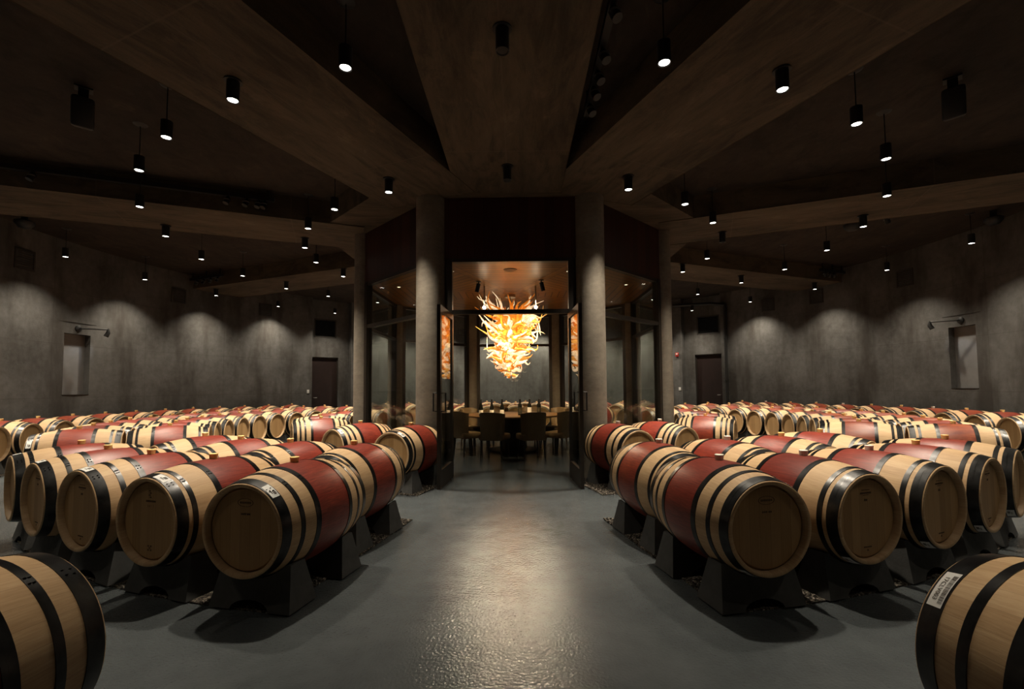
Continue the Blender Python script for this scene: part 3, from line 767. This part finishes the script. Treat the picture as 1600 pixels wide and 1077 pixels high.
RED = 'red-banded oak barrel'
for s in (-1, 1):
    sd = 'left' if s < 0 else 'right'
    st = ['oval', 'year' if s < 0 else 'lines', 'lines', 'lines', 'lines']
    for i in range(5):      # front block, outer row
        a = (12.0 if s < 0 else 12.5) + 5.93 * i
        la = [0.62, 0.30, 0.10, -0.02, -0.1][i] if s < 0 else [3.6, 3.65, 3.7, 3.75, 3.8][i]
        barrel(7.09, s * a, 'wide' if (i == 0 or (s < 0 and i in (2, 3))) else 'narrow', RED, f'{ORD[i]} from the entrance aisle, front {sd} block, outer row', f'front {sd} block of barrels', s > 0 and i < 3, la, st[i], dark=[0.15, 0.25, 0.05, 0.1, 0.1][i] if s < 0 else [0.3, 0.45, 0.05, 0.15, 0.1][i])
    for i in range(4):
        a = 13.4 + (6.87 if s < 0 else 7.1) * i
        barrel(6.09, s * a, 'narrow', RED, f'{ORD[i]} from the entrance aisle, front {sd} block, inner row', f'front {sd} block of barrels', s > 0 and i < 2, orange=0.25 if s > 0 and i == 0 else 0, dark=0.1)
    for i, a in enumerate((20.8, 35.2) if s < 0 else (22.6, 34.2)):
        barrel(3.95, s * a, ('narrow', 'four')[i] if s < 0 else ('wide', 'four')[i], RED, f'{ORD[i]} from the {sd} door along the glass room', 'barrels round the glass room', s > 0, 0.5 if s < 0 else None)
    for i in range(6):
        barrel(3.95, s * (59 + 13.1 * i), 'four' if i < 2 else 'narrow', RED, f'{ORD[i]} from near end along {sd} glass room wall', 'barrels round the glass room', False, orange=0.3)
    for i in range(13):
        barrel(7.09, s * (55.8 + 5.7 * i), 'narrow', RED, f'{ORD[i]} from the near end, {sd} side block, outer row', f'{sd} side block of barrels', False, (0.9 if i < 2 and s < 0 else None), orange=0.15 if s < 0 else 1.0)
    for i in range(11):
        barrel(6.09, s * (55.1 + 6.98 * i), 'narrow', RED, f'{ORD[i]} from the near end, {sd} side block, inner row', f'{sd} side block of barrels', False, orange=0.1 if s < 0 else 1.0)
    for i in range(12):
        barrel(9.25, s * (71.4 + 4.9 * i), 'narrow', RED, f'{ORD[i]} from near end, row along {sd} wall', f'barrels along the {sd} wall', s > 0 and i % 3 == 1, 3.9 if (s < 0 and i == 1) else None, None, None, True, orange=0.8)
    for i in range(6):
        barrel(7.09, s * (177.1 - 5.8 * i), 'narrow', RED, f'{ORD[i]} {sd} of centre, outermost row behind the glass room', 'barrels behind the glass room')
    for i in range(5):
        barrel(6.09, s * (173.1 - 6.9 * i), 'narrow', RED, f'{ORD[i]} {sd} of centre, middle row behind the glass room', 'barrels behind the glass room')
    for i in range(3):
        barrel(3.95, s * (167.4 - 12.2 * i), 'narrow', RED, f'{ORD[i]} {sd} of centre, against the rear glass room wall', 'barrels behind the glass room')
barrel(6.09, 180, 'narrow', RED, 'at centre of middle row behind glass room', 'barrels behind the glass room')
barrel(3.95, 180, 'narrow', RED, 'at centre against rear glass room wall', 'barrels behind the glass room')
barrel(9.2, -10.35, 'wide', 'large foreground oak barrel', 'cut by the bottom left corner', 'foreground barrels')
barrel(9.25, 11.1, 'wide', 'large foreground oak barrel', 'with barcode label, bottom right corner', 'foreground barrels', False, -0.80, None, '17CLV003', True)

# ------------------------------------------------------------------ ceiling lamps
LAMPS = [(-1.38, 3.93, 'P'), (-2.65, 4.36, 'S'), (-3.80, 5.00, 'P'), (-4.74, 5.76, 'P'), (-5.70, 6.93, 'P'), (-1.73, 6.53, 'S'), (-2.76, 7.14, 'P'), (-3.57, 7.99, 'P'), (-4.14, 9.09, 'S'), (-6.35, 8.30, 'S'),
         (-9.42, 9.51, 'P'), (-9.42, 11.59, 'P'), (-6.73, 9.81, 'P'), (-4.39, 10.17, 'P'), (-6.73, 11.31, 'P'), (-4.28, 11.49, 'S'), (-6.40, 12.82, 'S'), (-8.96, 13.68, 'S'), (-5.68, 13.95, 'P'), (-8.08, 15.60, 'P'), (-6.73, 17.10, 'P'),
         (1.42, 3.94, 'P'), (2.67, 4.34, 'S'), (3.81, 4.95, 'P'), (4.75, 5.75, 'P'), (5.66, 6.90, 'P'), (1.72, 6.55, 'S'), (2.73, 7.12, 'P'), (3.51, 7.96, 'P'), (4.32, 10.22, 'P'), (4.20, 11.41, 'S'), (6.25, 12.70, 'S'), (6.62, 11.27, 'P'),
         (6.60, 9.69, 'P'), (6.30, 8.25, 'S'), (9.23, 9.32, 'P'), (9.22, 11.45, 'P'), (8.85, 13.66, 'S'), (7.95, 15.65, 'P'), (5.65, 14.25, 'P'), (6.61, 17.30, 'P'), (4.15, 9.05, 'S'),
         (0.01, 3.76, 'X'), (-0.01, 6.19, 'X')]
# lamps over the barrels behind and beside the camera, and behind the glass room
EXTRA = [pol(9.45, s * a) for s in (-1, 1) for a in (13, 24, 36, 48, 60, 72)] + [pol(6.6, s * a) for s in (-1, 1) for a in (137, 150, 162, 174)] + [pol(4.3, s * a) for s in (-1, 1) for a in (120, 135, 150, 165)] + [pol(9.5, s * a) for s in (-1, 1) for a in (149, 161, 174)]
def px_of(x, y, z=4.2):
    d = Vector((x, y, z)) - CAM; w = d.dot(FW); return 799.7 + 724.43 * d.dot(RT) / w, 570.5 - 724.43 * d.dot(UP) / w
def lamp_parts(kind):
    out = {}
    bm = bmesh.new(); lathe(bm, [(0.042, 0.012), (0.052, 0.0), (0.058, 0.0), (0.058, 0.19), (0.0, 0.19)], 28); out['lamp_housing'] = to_mesh(bm, 'lamp_housing', 40); out['lamp_housing'].materials.append(M_BLACK)
    bm = bmesh.new(); lathe(bm, [(0, 0.008), (0.050, 0.008), (0.050, 0.012), (0, 0.012)], 24); out['lens'] = to_mesh(bm, 'lens'); out['lens'].materials.append(M_LENSOFF if kind == 'X' else M_LENS)
    if kind == 'P':
        bm = bmesh.new(); lathe(bm, [(0, 0.585), (0.03, 0.585), (0.08, 0.608), (0.08, 0.612), (0, 0.612)], 28); out['canopy'] = to_mesh(bm, 'canopy', 40)
        bm = bmesh.new(); tube(bm, [Vector((0, 0, 0.189)), Vector((0, 0, 0.59))], 0.006, 8); out['cord'] = to_mesh(bm, 'cord', 40); out['cord'].materials.append(M_BLACK)
    else:
        bm = bmesh.new(); lathe(bm, [(0, 0.19), (0.082, 0.19), (0.082, 0.202), (0, 0.202)], 28); out['canopy'] = to_mesh(bm, 'canopy', 40)
    out['canopy'].materials.append(M_BLACK); return out
LP = {k: lamp_parts(k) for k in 'PSX'}
LD = {}
def lamp_light(x, y, power, key):
    if key not in LD:
        ld = bpy.data.lights.new('downlight_beam', 'SPOT'); ld.energy = power; ld.color = LAMP_COL; ld.spot_size = math.radians(112 if key.startswith('w') else (46 if key == 'n' else 84)); ld.spot_blend = 1.0; ld.shadow_soft_size = 0.045
        LD[key] = ld
    o = bpy.data.objects.new('downlight_beam', LD[key]); COL.objects.link(o); o.location = (x, y, 4.192); return o
NAMEK = {'P': 'lit pendant downlight on a thin black cord', 'S': 'lit black downlight fixed to a beam', 'X': 'unlit black downlight fixed to the centre beam'}
cnt = {}
for (x, y, k) in sorted(LAMPS, key=lambda q: px_of(q[0], q[1])[0]):
    if abs(x - 4.15) < 1e-6 and abs(y - 9.05) < 1e-6: k = 'X2'
    kk = 'X' if k.startswith('X') else k
    if k == 'X2':
        lab = 'bare unlit lamp fitting on the beam near the right front corner column'; kk = 'X'
    elif k == 'X': lab = NAMEK['X'] + (', the nearer one to the entrance' if y < 5 else ', just in front of the glass room')
    else:
        cnt[k] = cnt.get(k, 0) + 1; nth = cnt[k]
        words = ORD + ['fourteenth', 'fifteenth', 'sixteenth', 'seventeenth', 'eighteenth', 'nineteenth', 'twentieth', 'twenty-first', 'twenty-second', 'twenty-third', 'twenty-fourth', 'twenty-fifth', 'twenty-sixth', 'twenty-seventh', 'twenty-eighth', 'twenty-ninth', 'thirtieth']
        lab = f'{NAMEK[k]}, {words[nth - 1]} of its sort from the left'
    z = 4.20 if kk != 'P' else 4.20
    root = empty('pendant_downlight' if kk == 'P' else 'surface_downlight', (x, y, z), 0, lab, 'ceiling lamp', 'pendant downlights' if kk == 'P' else 'surface downlights')
    for nm, me in LP[kk].items():
        link(nm, me, None, root)
    if not k.startswith('X'):
        r = math.hypot(x, y - D); lamp_light(x, y, P_WALL if r > 9 else (P_LAMP * 1.45 if r < 5 else P_LAMP), 'w' if r > 9 else ('c' if r < 5 else 'l'))
for p in EXTRA:
    r = math.hypot(p.x, p.y - D); dim = r > 9 and p.y < 5.5
    lamp_light(p.x, p.y, (P_LAMP * 0.82 if abs(p.x) < 3 else P_WALL * 0.12) if dim else (P_WALL * 2.2 if r > 9 else P_LAMP), ('n' if abs(p.x) < 3 else 'wd') if dim else ('wr' if r > 9 else 'l'))
    deg = math.degrees(math.atan2(p.x, D - p.y)); sd = 'left' if deg < 0 else 'right'
    ring = 'by the outer wall' if r > 9 else ('over the barrel rows' if r > 5 else 'next to the glass room')
    root = empty('pendant_downlight', (p.x, p.y, 4.20), 0, f'lit pendant downlight {ring}, {abs(deg):.0f} degrees round to the {sd}', 'ceiling lamp', 'pendant downlights out of sight of the entrance')
    for nm, me in LP['P'].items():
        if nm != 'canopy': link(nm, me, None, root)

# speakers, tracks
for (x, y, sd, rz) in ((-4.78, 5.02, 'left', 0.75), (5.01, 5.11, 'right', -0.75)):
    root = empty('loudspeaker', (x, y, 4.52), rz, f'black box loudspeaker hung in the {sd} ceiling recess', 'loudspeaker', 'ceiling loudspeakers')
    bm = bmesh.new(); box(bm, (0, 0, 0), (0.20, 0.20, 0.33), Matrix.Rotation(0.35, 4, 'X'), 0.03); obj('cabinet', bm, M_BLACK, root, smooth=40)
    bm = bmesh.new(); box(bm, (0, 0.02, 0.20), (0.09, 0.06, 0.18)); box(bm, (0, 0.02, 0.282), (0.16, 0.12, 0.016)); obj('bracket', bm, M_BLACK, root)
for (r, a, sd) in ((9.55, -80.6, 'left wall'), (7.0, 83.4, 'right beam'), (9.6, 83.6, 'right wall')):
    q = pol(r, a, 4.66); root = empty('round_loudspeaker', q, math.radians(a), f'black round loudspeaker under the ceiling near the {sd}', 'loudspeaker', 'round loudspeakers')
    bm = bmesh.new(); lathe(bm, [(0, -0.14), (0.09, -0.12), (0.145, -0.05), (0.15, 0.0), (0.12, 0.02), (0, 0.02)], 28); obj('cabinet', bm, M_BLACK, root, smooth=40)
    bm = bmesh.new(); tube(bm, [Vector((0, 0, 0.01)), Vector((0, 0, 0.152))], 0.05, 14); obj('bracket', bm, M_BLACK, root, smooth=40)
def track(p0, p1, z, heads, lab):
    d = (p1 - p0); L = d.length; rz = math.atan2(d.y, d.x)
    root = empty('lighting_track', (p0.x, p0.y, z), rz, lab, 'track light', 'lighting tracks')
    bm = bmesh.new(); box(bm, (L / 2, 0, 0), (L, 0.07, 0.07)); 
    for x in (0.1, L / 2, L - 0.1): box(bm, (x, 0, (ZC - z) / 2), (0.03, 0.03, ZC - z))
    obj('rail', bm, M_BLACK, root)
    for x in heads:
        bm = bmesh.new(); tube(bm, [Vector((x, 0, -0.03)), Vector((x, 0, -0.08)), Vector((x + 0.03, 0.03, -0.17))], [0.015, 0.045, 0.045], 12); h = obj('spot_head', bm, M_BLACK, root, smooth=40)
        bm = bmesh.new(); lathe(bm, [(0.046, 0), (0.05, 0), (0.05, 0.018), (0.046, 0.018)], 14, Matrix.Translation((x + 0.012, 0.012, -0.11)) , close=True); obj('spot_ring', bm, M_GLINT, h, smooth=40)
track(Vector((0.95, D - 4.9, 0)), Vector((0.93, D - 7.9, 0)), 4.60, (0.25, 0.55, 0.8, 1.1, 1.6), 'black lighting track along the right side of the centre beam')
def offs(a, r, off):    # point at radius r along beam axis a, offset towards smaller |angle| by off
    s = 1 if a > 0 else -1; q = pol(r, a); t = Vector((math.cos(math.radians(a)), math.sin(math.radians(a)), 0)) * (-s); return q + t * off
track(offs(-67.5, 4.7, 0.66), offs(-67.5, 8.4, 0.66), 4.66, (0.15, 0.24, 0.42, 0.7, 3.2), 'black lighting track along the near side of the left cross beam')
track(offs(67.5, 6.9, -1.02), offs(67.5, 9.5, -1.02), 4.52, (0.15, 2.3, 2.4), 'black lighting track along the far side of the right cross beam')
track(offs(112.5, 9.0, 0.75), offs(112.5, 10.0, 0.75), 4.62, (0.2, 0.4, 0.6), 'short black lighting track by the right wall above the barrels')
track(offs(-112.5, 8.6, 0.75), offs(-112.5, 10.0, 0.75), 4.62, (0.2, 0.5, 0.8, 1.1), 'short black lighting track by the left wall above the barrels')

# ------------------------------------------------------------------ inside the glass room: table, chairs, bottles, chandelier
ZT = 0.80
root = empty('round_table', (0, D, 0.0), 0, 'round dark wooden tasting table in the middle of the glass room', 'table')
bm = bmesh.new(); lathe(bm, [(0, ZT - 0.045), (1.0, ZT - 0.045), (1.05, ZT - 0.03), (1.055, ZT - 0.012), (1.04, ZT), (0, ZT)], 96); obj('table_top', bm, M_TABLE, root, smooth=30)
bm = bmesh.new(); lathe(bm, [(0, 0), (0.55, 0), (0.55, 0.04), (0.30, 0.07), (0.26, 0.30), (0.30, 0.70), (0.5, ZT - 0.046), (0, ZT - 0.046)], 48); obj('pedestal', bm, M_CLEG, root, smooth=30)
def chair_meshes():
    out = []
    bm = bmesh.new(); box(bm, (0, 0.02, 0.42), (0.50, 0.50, 0.12), None, 0.035); out.append(('seat', to_mesh(bm, 'seat', 40), M_CHAIR))
    bm = bmesh.new(); n = 18; rows = []
    for i in range(n + 1):
        a = math.radians(-80 + 160 * i / n)
        ztop = 0.905 - 0.03 * abs(math.sin(a)) ** 3; sa = math.copysign(abs(math.sin(a)) ** 0.62, a); ca = math.cos(a) ** 0.62
        col = []
        for (ro, z) in ((0.245, 0.37), (0.25, 0.5), (0.272, ztop - 0.02), (0.262, ztop), (0.225, ztop), (0.212, ztop - 0.02), (0.20, 0.5), (0.20, 0.37)):
            col.append(bm.verts.new((ro * sa * 0.98, -0.02 - ro * ca * 0.95, z)))
        rows.append(col)
    for i in range(n):
        for k in range(8): bm.faces.new([rows[i][k], rows[i][(k + 1) % 8], rows[i + 1][(k + 1) % 8], rows[i + 1][k]])
    bm.faces.new(rows[0]); bm.faces.new(rows[-1]); out.append(('backrest', to_mesh(bm, 'backrest', 50), M_CHAIR))
    for sx in (-1, 1):
        for sy in (-1, 1):
            bm = bmesh.new(); tube(bm, [Vector((sx * 0.20, 0.02 + sy * 0.19, 0.37)), Vector((sx * 0.215, 0.02 + sy * 0.215, 0.0))], [0.024, 0.016], 8); out.append(('leg', to_mesh(bm, 'leg', 40), M_CLEG))
    for _, me, m in out: me.materials.append(m)
    return out
CH = chair_meshes()
CHL = {18: 'with its back to the open doors', 54: 'second round from the doors', 90: 'third round from the doors, at the side', 126: 'fourth round from the doors', 162: 'facing the doors across the table'}
for s in (-1, 1):
    for a in (18, 54, 90, 126, 162):
        q = pol(1.17, s * a); root = empty('tub_chair', q, math.radians(s * a), f"tan upholstered tub chair, {'left' if s < 0 else 'right'} half, {CHL[a]}", 'chair', 'chairs round the tasting table')
        for nm, me, _ in CH: link(nm, me, None, root)

def bottle_prof(kind):
    if kind == 'slope': return [(0, 0), (0.039, 0), (0.041, 0.006), (0.041, 0.125), (0.037, 0.155), (0.026, 0.20), (0.0165, 0.235), (0.0145, 0.26), (0.0145, 0.285), (0.0165, 0.288), (0.0165, 0.300), (0, 0.300)]
    return [(0, 0), (0.037, 0), (0.039, 0.006), (0.039, 0.195), (0.034, 0.213), (0.019, 0.228), (0.0148, 0.245), (0.0148, 0.285), (0.0165, 0.288), (0.0165, 0.305), (0, 0.305)]
BOT = [(-0.672, 'slope', 'w', 'leftmost of the six on the table'), (-0.449, 'slope', 'w', 'second from left of the six on the table'), (-0.233, 'slope', 'w', 'third from left of the six on the table'),
       (0.142, 'square', 'd', 'fourth from left of the six on the table'), (0.341, 'square', 'w', 'between the two dark-labelled ones'), (0.539, 'square', 'd', 'rightmost of the six on the table')]
for x, sh, lb, wh in BOT:
    y = D - 0.52 if abs(x) > 0.6 else D - 0.5
    root = empty('wine_bottle', (x, y, ZT + 0.0005), 0, f"{'sloping' if sh == 'slope' else 'square'}-shouldered wine bottle with a {'white' if lb == 'w' else 'dark'} label, {wh}", 'bottle', 'wine bottles on the table')
    k = 1.1
    bm = bmesh.new(); lathe(bm, [(r * k, z * k) for r, z in bottle_prof(sh)], 28); obj('bottle_glass', bm, M_BOTTLE, root, smooth=40)
    rr = 0.041 if sh == 'slope' else 0.039
    bm = bmesh.new(); lathe(bm, [(0.0152 * k, 0.245 * k), (0.0175 * k, 0.245 * k), (0.0178 * k, 0.30 * k), (0.017 * k, 0.3065 * k), (0, 0.3065 * k)], 20); obj('capsule', bm, M_CAPS, root, smooth=40)
    z0, z1 = (0.022, 0.105) if sh == 'slope' else (0.03, 0.150)
    bm = bmesh.new(); n = 14; rows = []
    for i in range(n + 1):
        a = math.radians(-75 + 150 * i / n); rows.append([bm.verts.new((math.sin(a) * (rr * k + 0.0008), -math.cos(a) * (rr * k + 0.0008), z * k)) for z in (z0, z1)])
    for i in range(n): bm.faces.new([rows[i][0], rows[i + 1][0], rows[i + 1][1], rows[i][1]])
    la = obj('bottle_label', bm, M_LABW if lb == 'w' else M_LABD, root, smooth=40)
    bm = bmesh.new(); ring = []
    zc_, R1 = (z0 + z1) / 2 * k + 0.008, 0.017
    for i in range(24):
        t = 2 * PI * i / 24
        vs = []
        for q in (1.0, 0.86):
            xx = q * R1 * 0.8 * math.cos(t); zz = zc_ + q * R1 * math.sin(t); a = xx / (rr * k); vs.append(bm.verts.new((math.sin(a) * (rr * k + 0.0016), -math.cos(a) * (rr * k + 0.0016), zz)))
        ring.append(vs)
    for i in range(24): bm.faces.new([ring[i][0], ring[i][1], ring[(i + 1) % 24][1], ring[(i + 1) % 24][0]])
    obj('label_emblem', bm, M_GOLD, la)

def chandelier():
    cx, cy = -0.055, D
    root = empty('chandelier', (cx, cy, 1.52), 0, 'big amber and white blown glass chandelier of curling tendrils above the table', 'chandelier')
    bm = bmesh.new(); tube(bm, [Vector((0, 0, 0.10)), Vector((0, 0, ZG - 1.52))], 0.018, 10); lathe(bm, [(0, 1.86), (0.12, 1.86), (0.12, 1.92), (0, 1.92)], 24)
    obj('stem', bm, M_GLINT, root, smooth=40)
    rnd = random.Random(21)
    def env(h):     # silhouette radius at height h (0..1.75) above the tip
        pts = [(0, 0.05), (0.15, 0.16), (0.3, 0.32), (0.5, 0.47), (0.8, 0.60), (1.1, 0.66), (1.35, 0.68), (1.5, 0.50), (1.75, 0.15)]
        for (a, ra), (b, rb) in zip(pts[:-1], pts[1:]):
            if a <= h <= b: return ra + (rb - ra) * (h - a) / (b - a)
        return 0.15
    items = []
    N = 250
    for i in range(N):
        h = 0.05 + 1.42 * rnd.random() ** 0.72
        az = rnd.uniform(0, 2 * PI)
        out = Vector((math.cos(az), math.sin(az), 0)); side = Vector((-math.sin(az), math.cos(az), 0)); Z = Vector((0, 0, 1))
        fr = rnd.choice((0.6, 0.8, 0.95, 1.08, 1.2)); R = env(h) * fr
        up = rnd.uniform(-0.30, 0.45) + 0.35 * max(0, (h - 0.9)) + (0.45 if h > 1.40 else 0)
        A1, A2 = rnd.uniform(-1, 1) * 0.20 * R, rnd.uniform(-1, 1) * 0.22 * R
        w1, w2 = rnd.uniform(1.4, 3.0), rnd.uniform(1.4, 3.2); p1, p2 = rnd.uniform(0, 6), rnd.uniform(0, 6)
        cu = rnd.choice((-1, 1)) * rnd.uniform(0.6, 1.6) if rnd.random() < 0.6 else 0
        n = 15; pts = []; rad_ = []; r0 = rnd.uniform(0.028, 0.052) * (0.6 + 0.5 * min(1, R / 0.5))
        for j in range(n):
            t = j / (n - 1)
            q = max(0.0, t - 0.62) / 0.38
            p = Vector((0, 0, h)) + out * (0.04 + R * (t - 0.16 * q * q * abs(cu))) + Z * (up * R * t ** 1.6 + A2 * math.sin(w2 * PI * t + p2) * t + 0.20 * R * cu * q * q) + side * (A1 * math.sin(w1 * PI * t + p1) * t)
            pts.append(p); rad_.append(max(0.0035, r0 * (0.65 + 0.6 * math.sin(PI * min(1.0, t * 1.25))) * (1 - t) ** 0.45))
        facing = -out.y; q = rnd.random()
        if facing > 0.55 and 0.4 < h < 1.45: m = M_AMBER if q < 0.50 else (M_GOLDG if q < 0.72 else M_CLEAR)
        else:
            w = 0.70 if fr > 0.9 else 0.40
            m = M_CLEAR if q < w else (M_GOLDG if q < w + 0.18 else M_AMBER)
        items.append((R * (1.2 if facing > -0.2 else 0.6), pts, rad_, m))
    items.sort(key=lambda e: -e[0])
    for e in items[:100]:
        bm = bmesh.new(); tube(bm, e[1], e[2], 9); obj('glass_tendril', bm, e[3], root, smooth=60)
    bm = bmesh.new(); mats = [M_AMBER, M_GOLDG, M_CLEAR]
    me = bpy.data.meshes.new('glass_tendrils')
    for e in items[100:]:
        n0 = len(bm.faces); tube(bm, e[1], e[2], 8)
        bm.faces.ensure_lookup_table()
        for f in bm.faces[n0:]: f.material_index = mats.index(e[3])
    bmesh.ops.recalc_face_normals(bm, faces=bm.faces); bm.to_mesh(me); bm.free()
    me.polygons.foreach_set('use_smooth', [True] * len(me.polygons))
    for m in mats: me.materials.append(m)
    o = link('inner_tendril', me, None, root); o['kind'] = 'stuff'
chandelier()
for gz in (2.2, 2.75):
    ld = bpy.data.lights.new('chandelier_glow', 'POINT'); ld.energy = 110; ld.color = (1.0, 0.64, 0.28); ld.shadow_soft_size = 0.08
    lo = bpy.data.objects.new('chandelier_glow', ld); COL.objects.link(lo); lo.location = (-0.055, D, gz)

# accent lamps by the chandelier, spots, recessed lights, ceiling speaker
for (x, sd) in ((-0.565, 'left'), (0.477, 'right')):
    root = empty('accent_spotlight', (x, D - 0.90, 3.0), 0, f'glaring accent spotlight on a stem at the {sd} of the chandelier', 'spotlight', 'chandelier accent lamps')
    bm = bmesh.new(); tube(bm, [Vector((0, 0, 0.04)), Vector((0, 0, ZG - 3.0))], 0.016, 10); obj('stem', bm, M_GLINT, root, smooth=40)
    bm = bmesh.new(); tube(bm, [Vector((0, 0.08, 0.03)), Vector((0, -0.02, 0.0))], [0.035, 0.045], 14); obj('lamp_head', bm, M_BLACK, root, smooth=40)
    bm = bmesh.new(); bmesh.ops.create_uvsphere(bm, u_segments=16, v_segments=10, radius=0.032, matrix=Matrix.Translation((0, -0.032, 0))); obj('lens', bm, M_SPOTLENS, root, smooth=60)
    ld = bpy.data.lights.new('accent_beam', 'SPOT'); ld.energy = P_SPOT; ld.color = (1.0, 0.82, 0.56); ld.spot_size = math.radians(36); ld.spot_blend = 1.0; ld.shadow_soft_size = 0.04
    o = bpy.data.objects.new('accent_beam', ld); COL.objects.link(o); o.location = (x, D - 0.98, 2.99)
    o.rotation_euler = (Vector((x * 0.7, 3.1, 0.0)) - o.location).to_track_quat('-Z', 'Y').to_euler()
for (x, y, sd) in ((-0.64, 8.89, 'left'), (0.57, 8.84, 'right')):
    root = empty('spotlight', (x, y, 3.38), 0, f'black spotlight on the cedar ceiling, front {sd} of the chandelier, aimed at the table', 'spotlight')
    bm = bmesh.new(); lathe(bm, [(0, 0.05), (0.05, 0.05), (0.05, 0.058), (0, 0.058)], 18); tube(bm, [Vector((0, 0, 0.05)), Vector((0, 0, 0.0))], 0.012, 8); obj('mount', bm, M_BLACK, root)
    bm = bmesh.new(); tube(bm, [Vector((0, 0, 0.02)), Vector((-0.04 if x < 0 else 0.04, 0.03, -0.14))], 0.04, 14); obj('lamp_head', bm, M_BLACK, root, smooth=40)
    ld = bpy.data.lights.new('table_beam', 'SPOT'); ld.energy = 430; ld.color = (1.0, 0.74, 0.42); ld.spot_size = math.radians(80); ld.spot_blend = 0.8; ld.shadow_soft_size = 0.03
    o = bpy.data.objects.new('table_beam', ld); COL.objects.link(o); o.location = (x * 1.06, y + 0.05, 3.21)
    o.rotation_euler = (Vector((x * 0.4, D + 0.2, 1.5)) - o.location).to_track_quat('-Z', 'Y').to_euler()
for (x, y, wh) in ((-1.04, 8.08, 'left of the doorway'), (1.02, 8.17, 'right of the doorway'), (-2.3, 9.3, 'behind the front left glazing'), (2.3, 9.3, 'behind the front right glazing')):
    root = empty('recessed_light', (x, y, ZG - 0.006), 0, f'tiny recessed light in the cedar ceiling, {wh}', 'ceiling lamp', 'recessed lights')
    bm = bmesh.new(); lathe(bm, [(0.03, 0), (0.042, 0), (0.042, 0.006), (0.03, 0.006)], 20, close=True); obj('trim_ring', bm, M_WHITE, root)
    bm = bmesh.new(); lathe(bm, [(0, 0.001), (0.03, 0.001), (0.03, 0.004), (0, 0.004)], 20); obj('lens', bm, M_SOFTLENS, root)
root = empty('round_speaker_grille', (-0.01, 8.04, ZG - 0.008), 0, 'flat round speaker grille in the cedar ceiling above the doorway', 'loudspeaker')
bm = bmesh.new(); lathe(bm, [(0, 0.002), (0.105, 0.002), (0.105, 0.007), (0, 0.007)], 32); obj('grille', bm, plain('tan_grille', (0.20, 0.11, 0.045), 0.6), root)
bm = bmesh.new(); lathe(bm, [(0.105, 0), (0.118, 0), (0.118, 0.007), (0.105, 0.007)], 32, close=True); obj('rim', bm, plain('tan_rim', (0.34, 0.20, 0.09), 0.5), root)
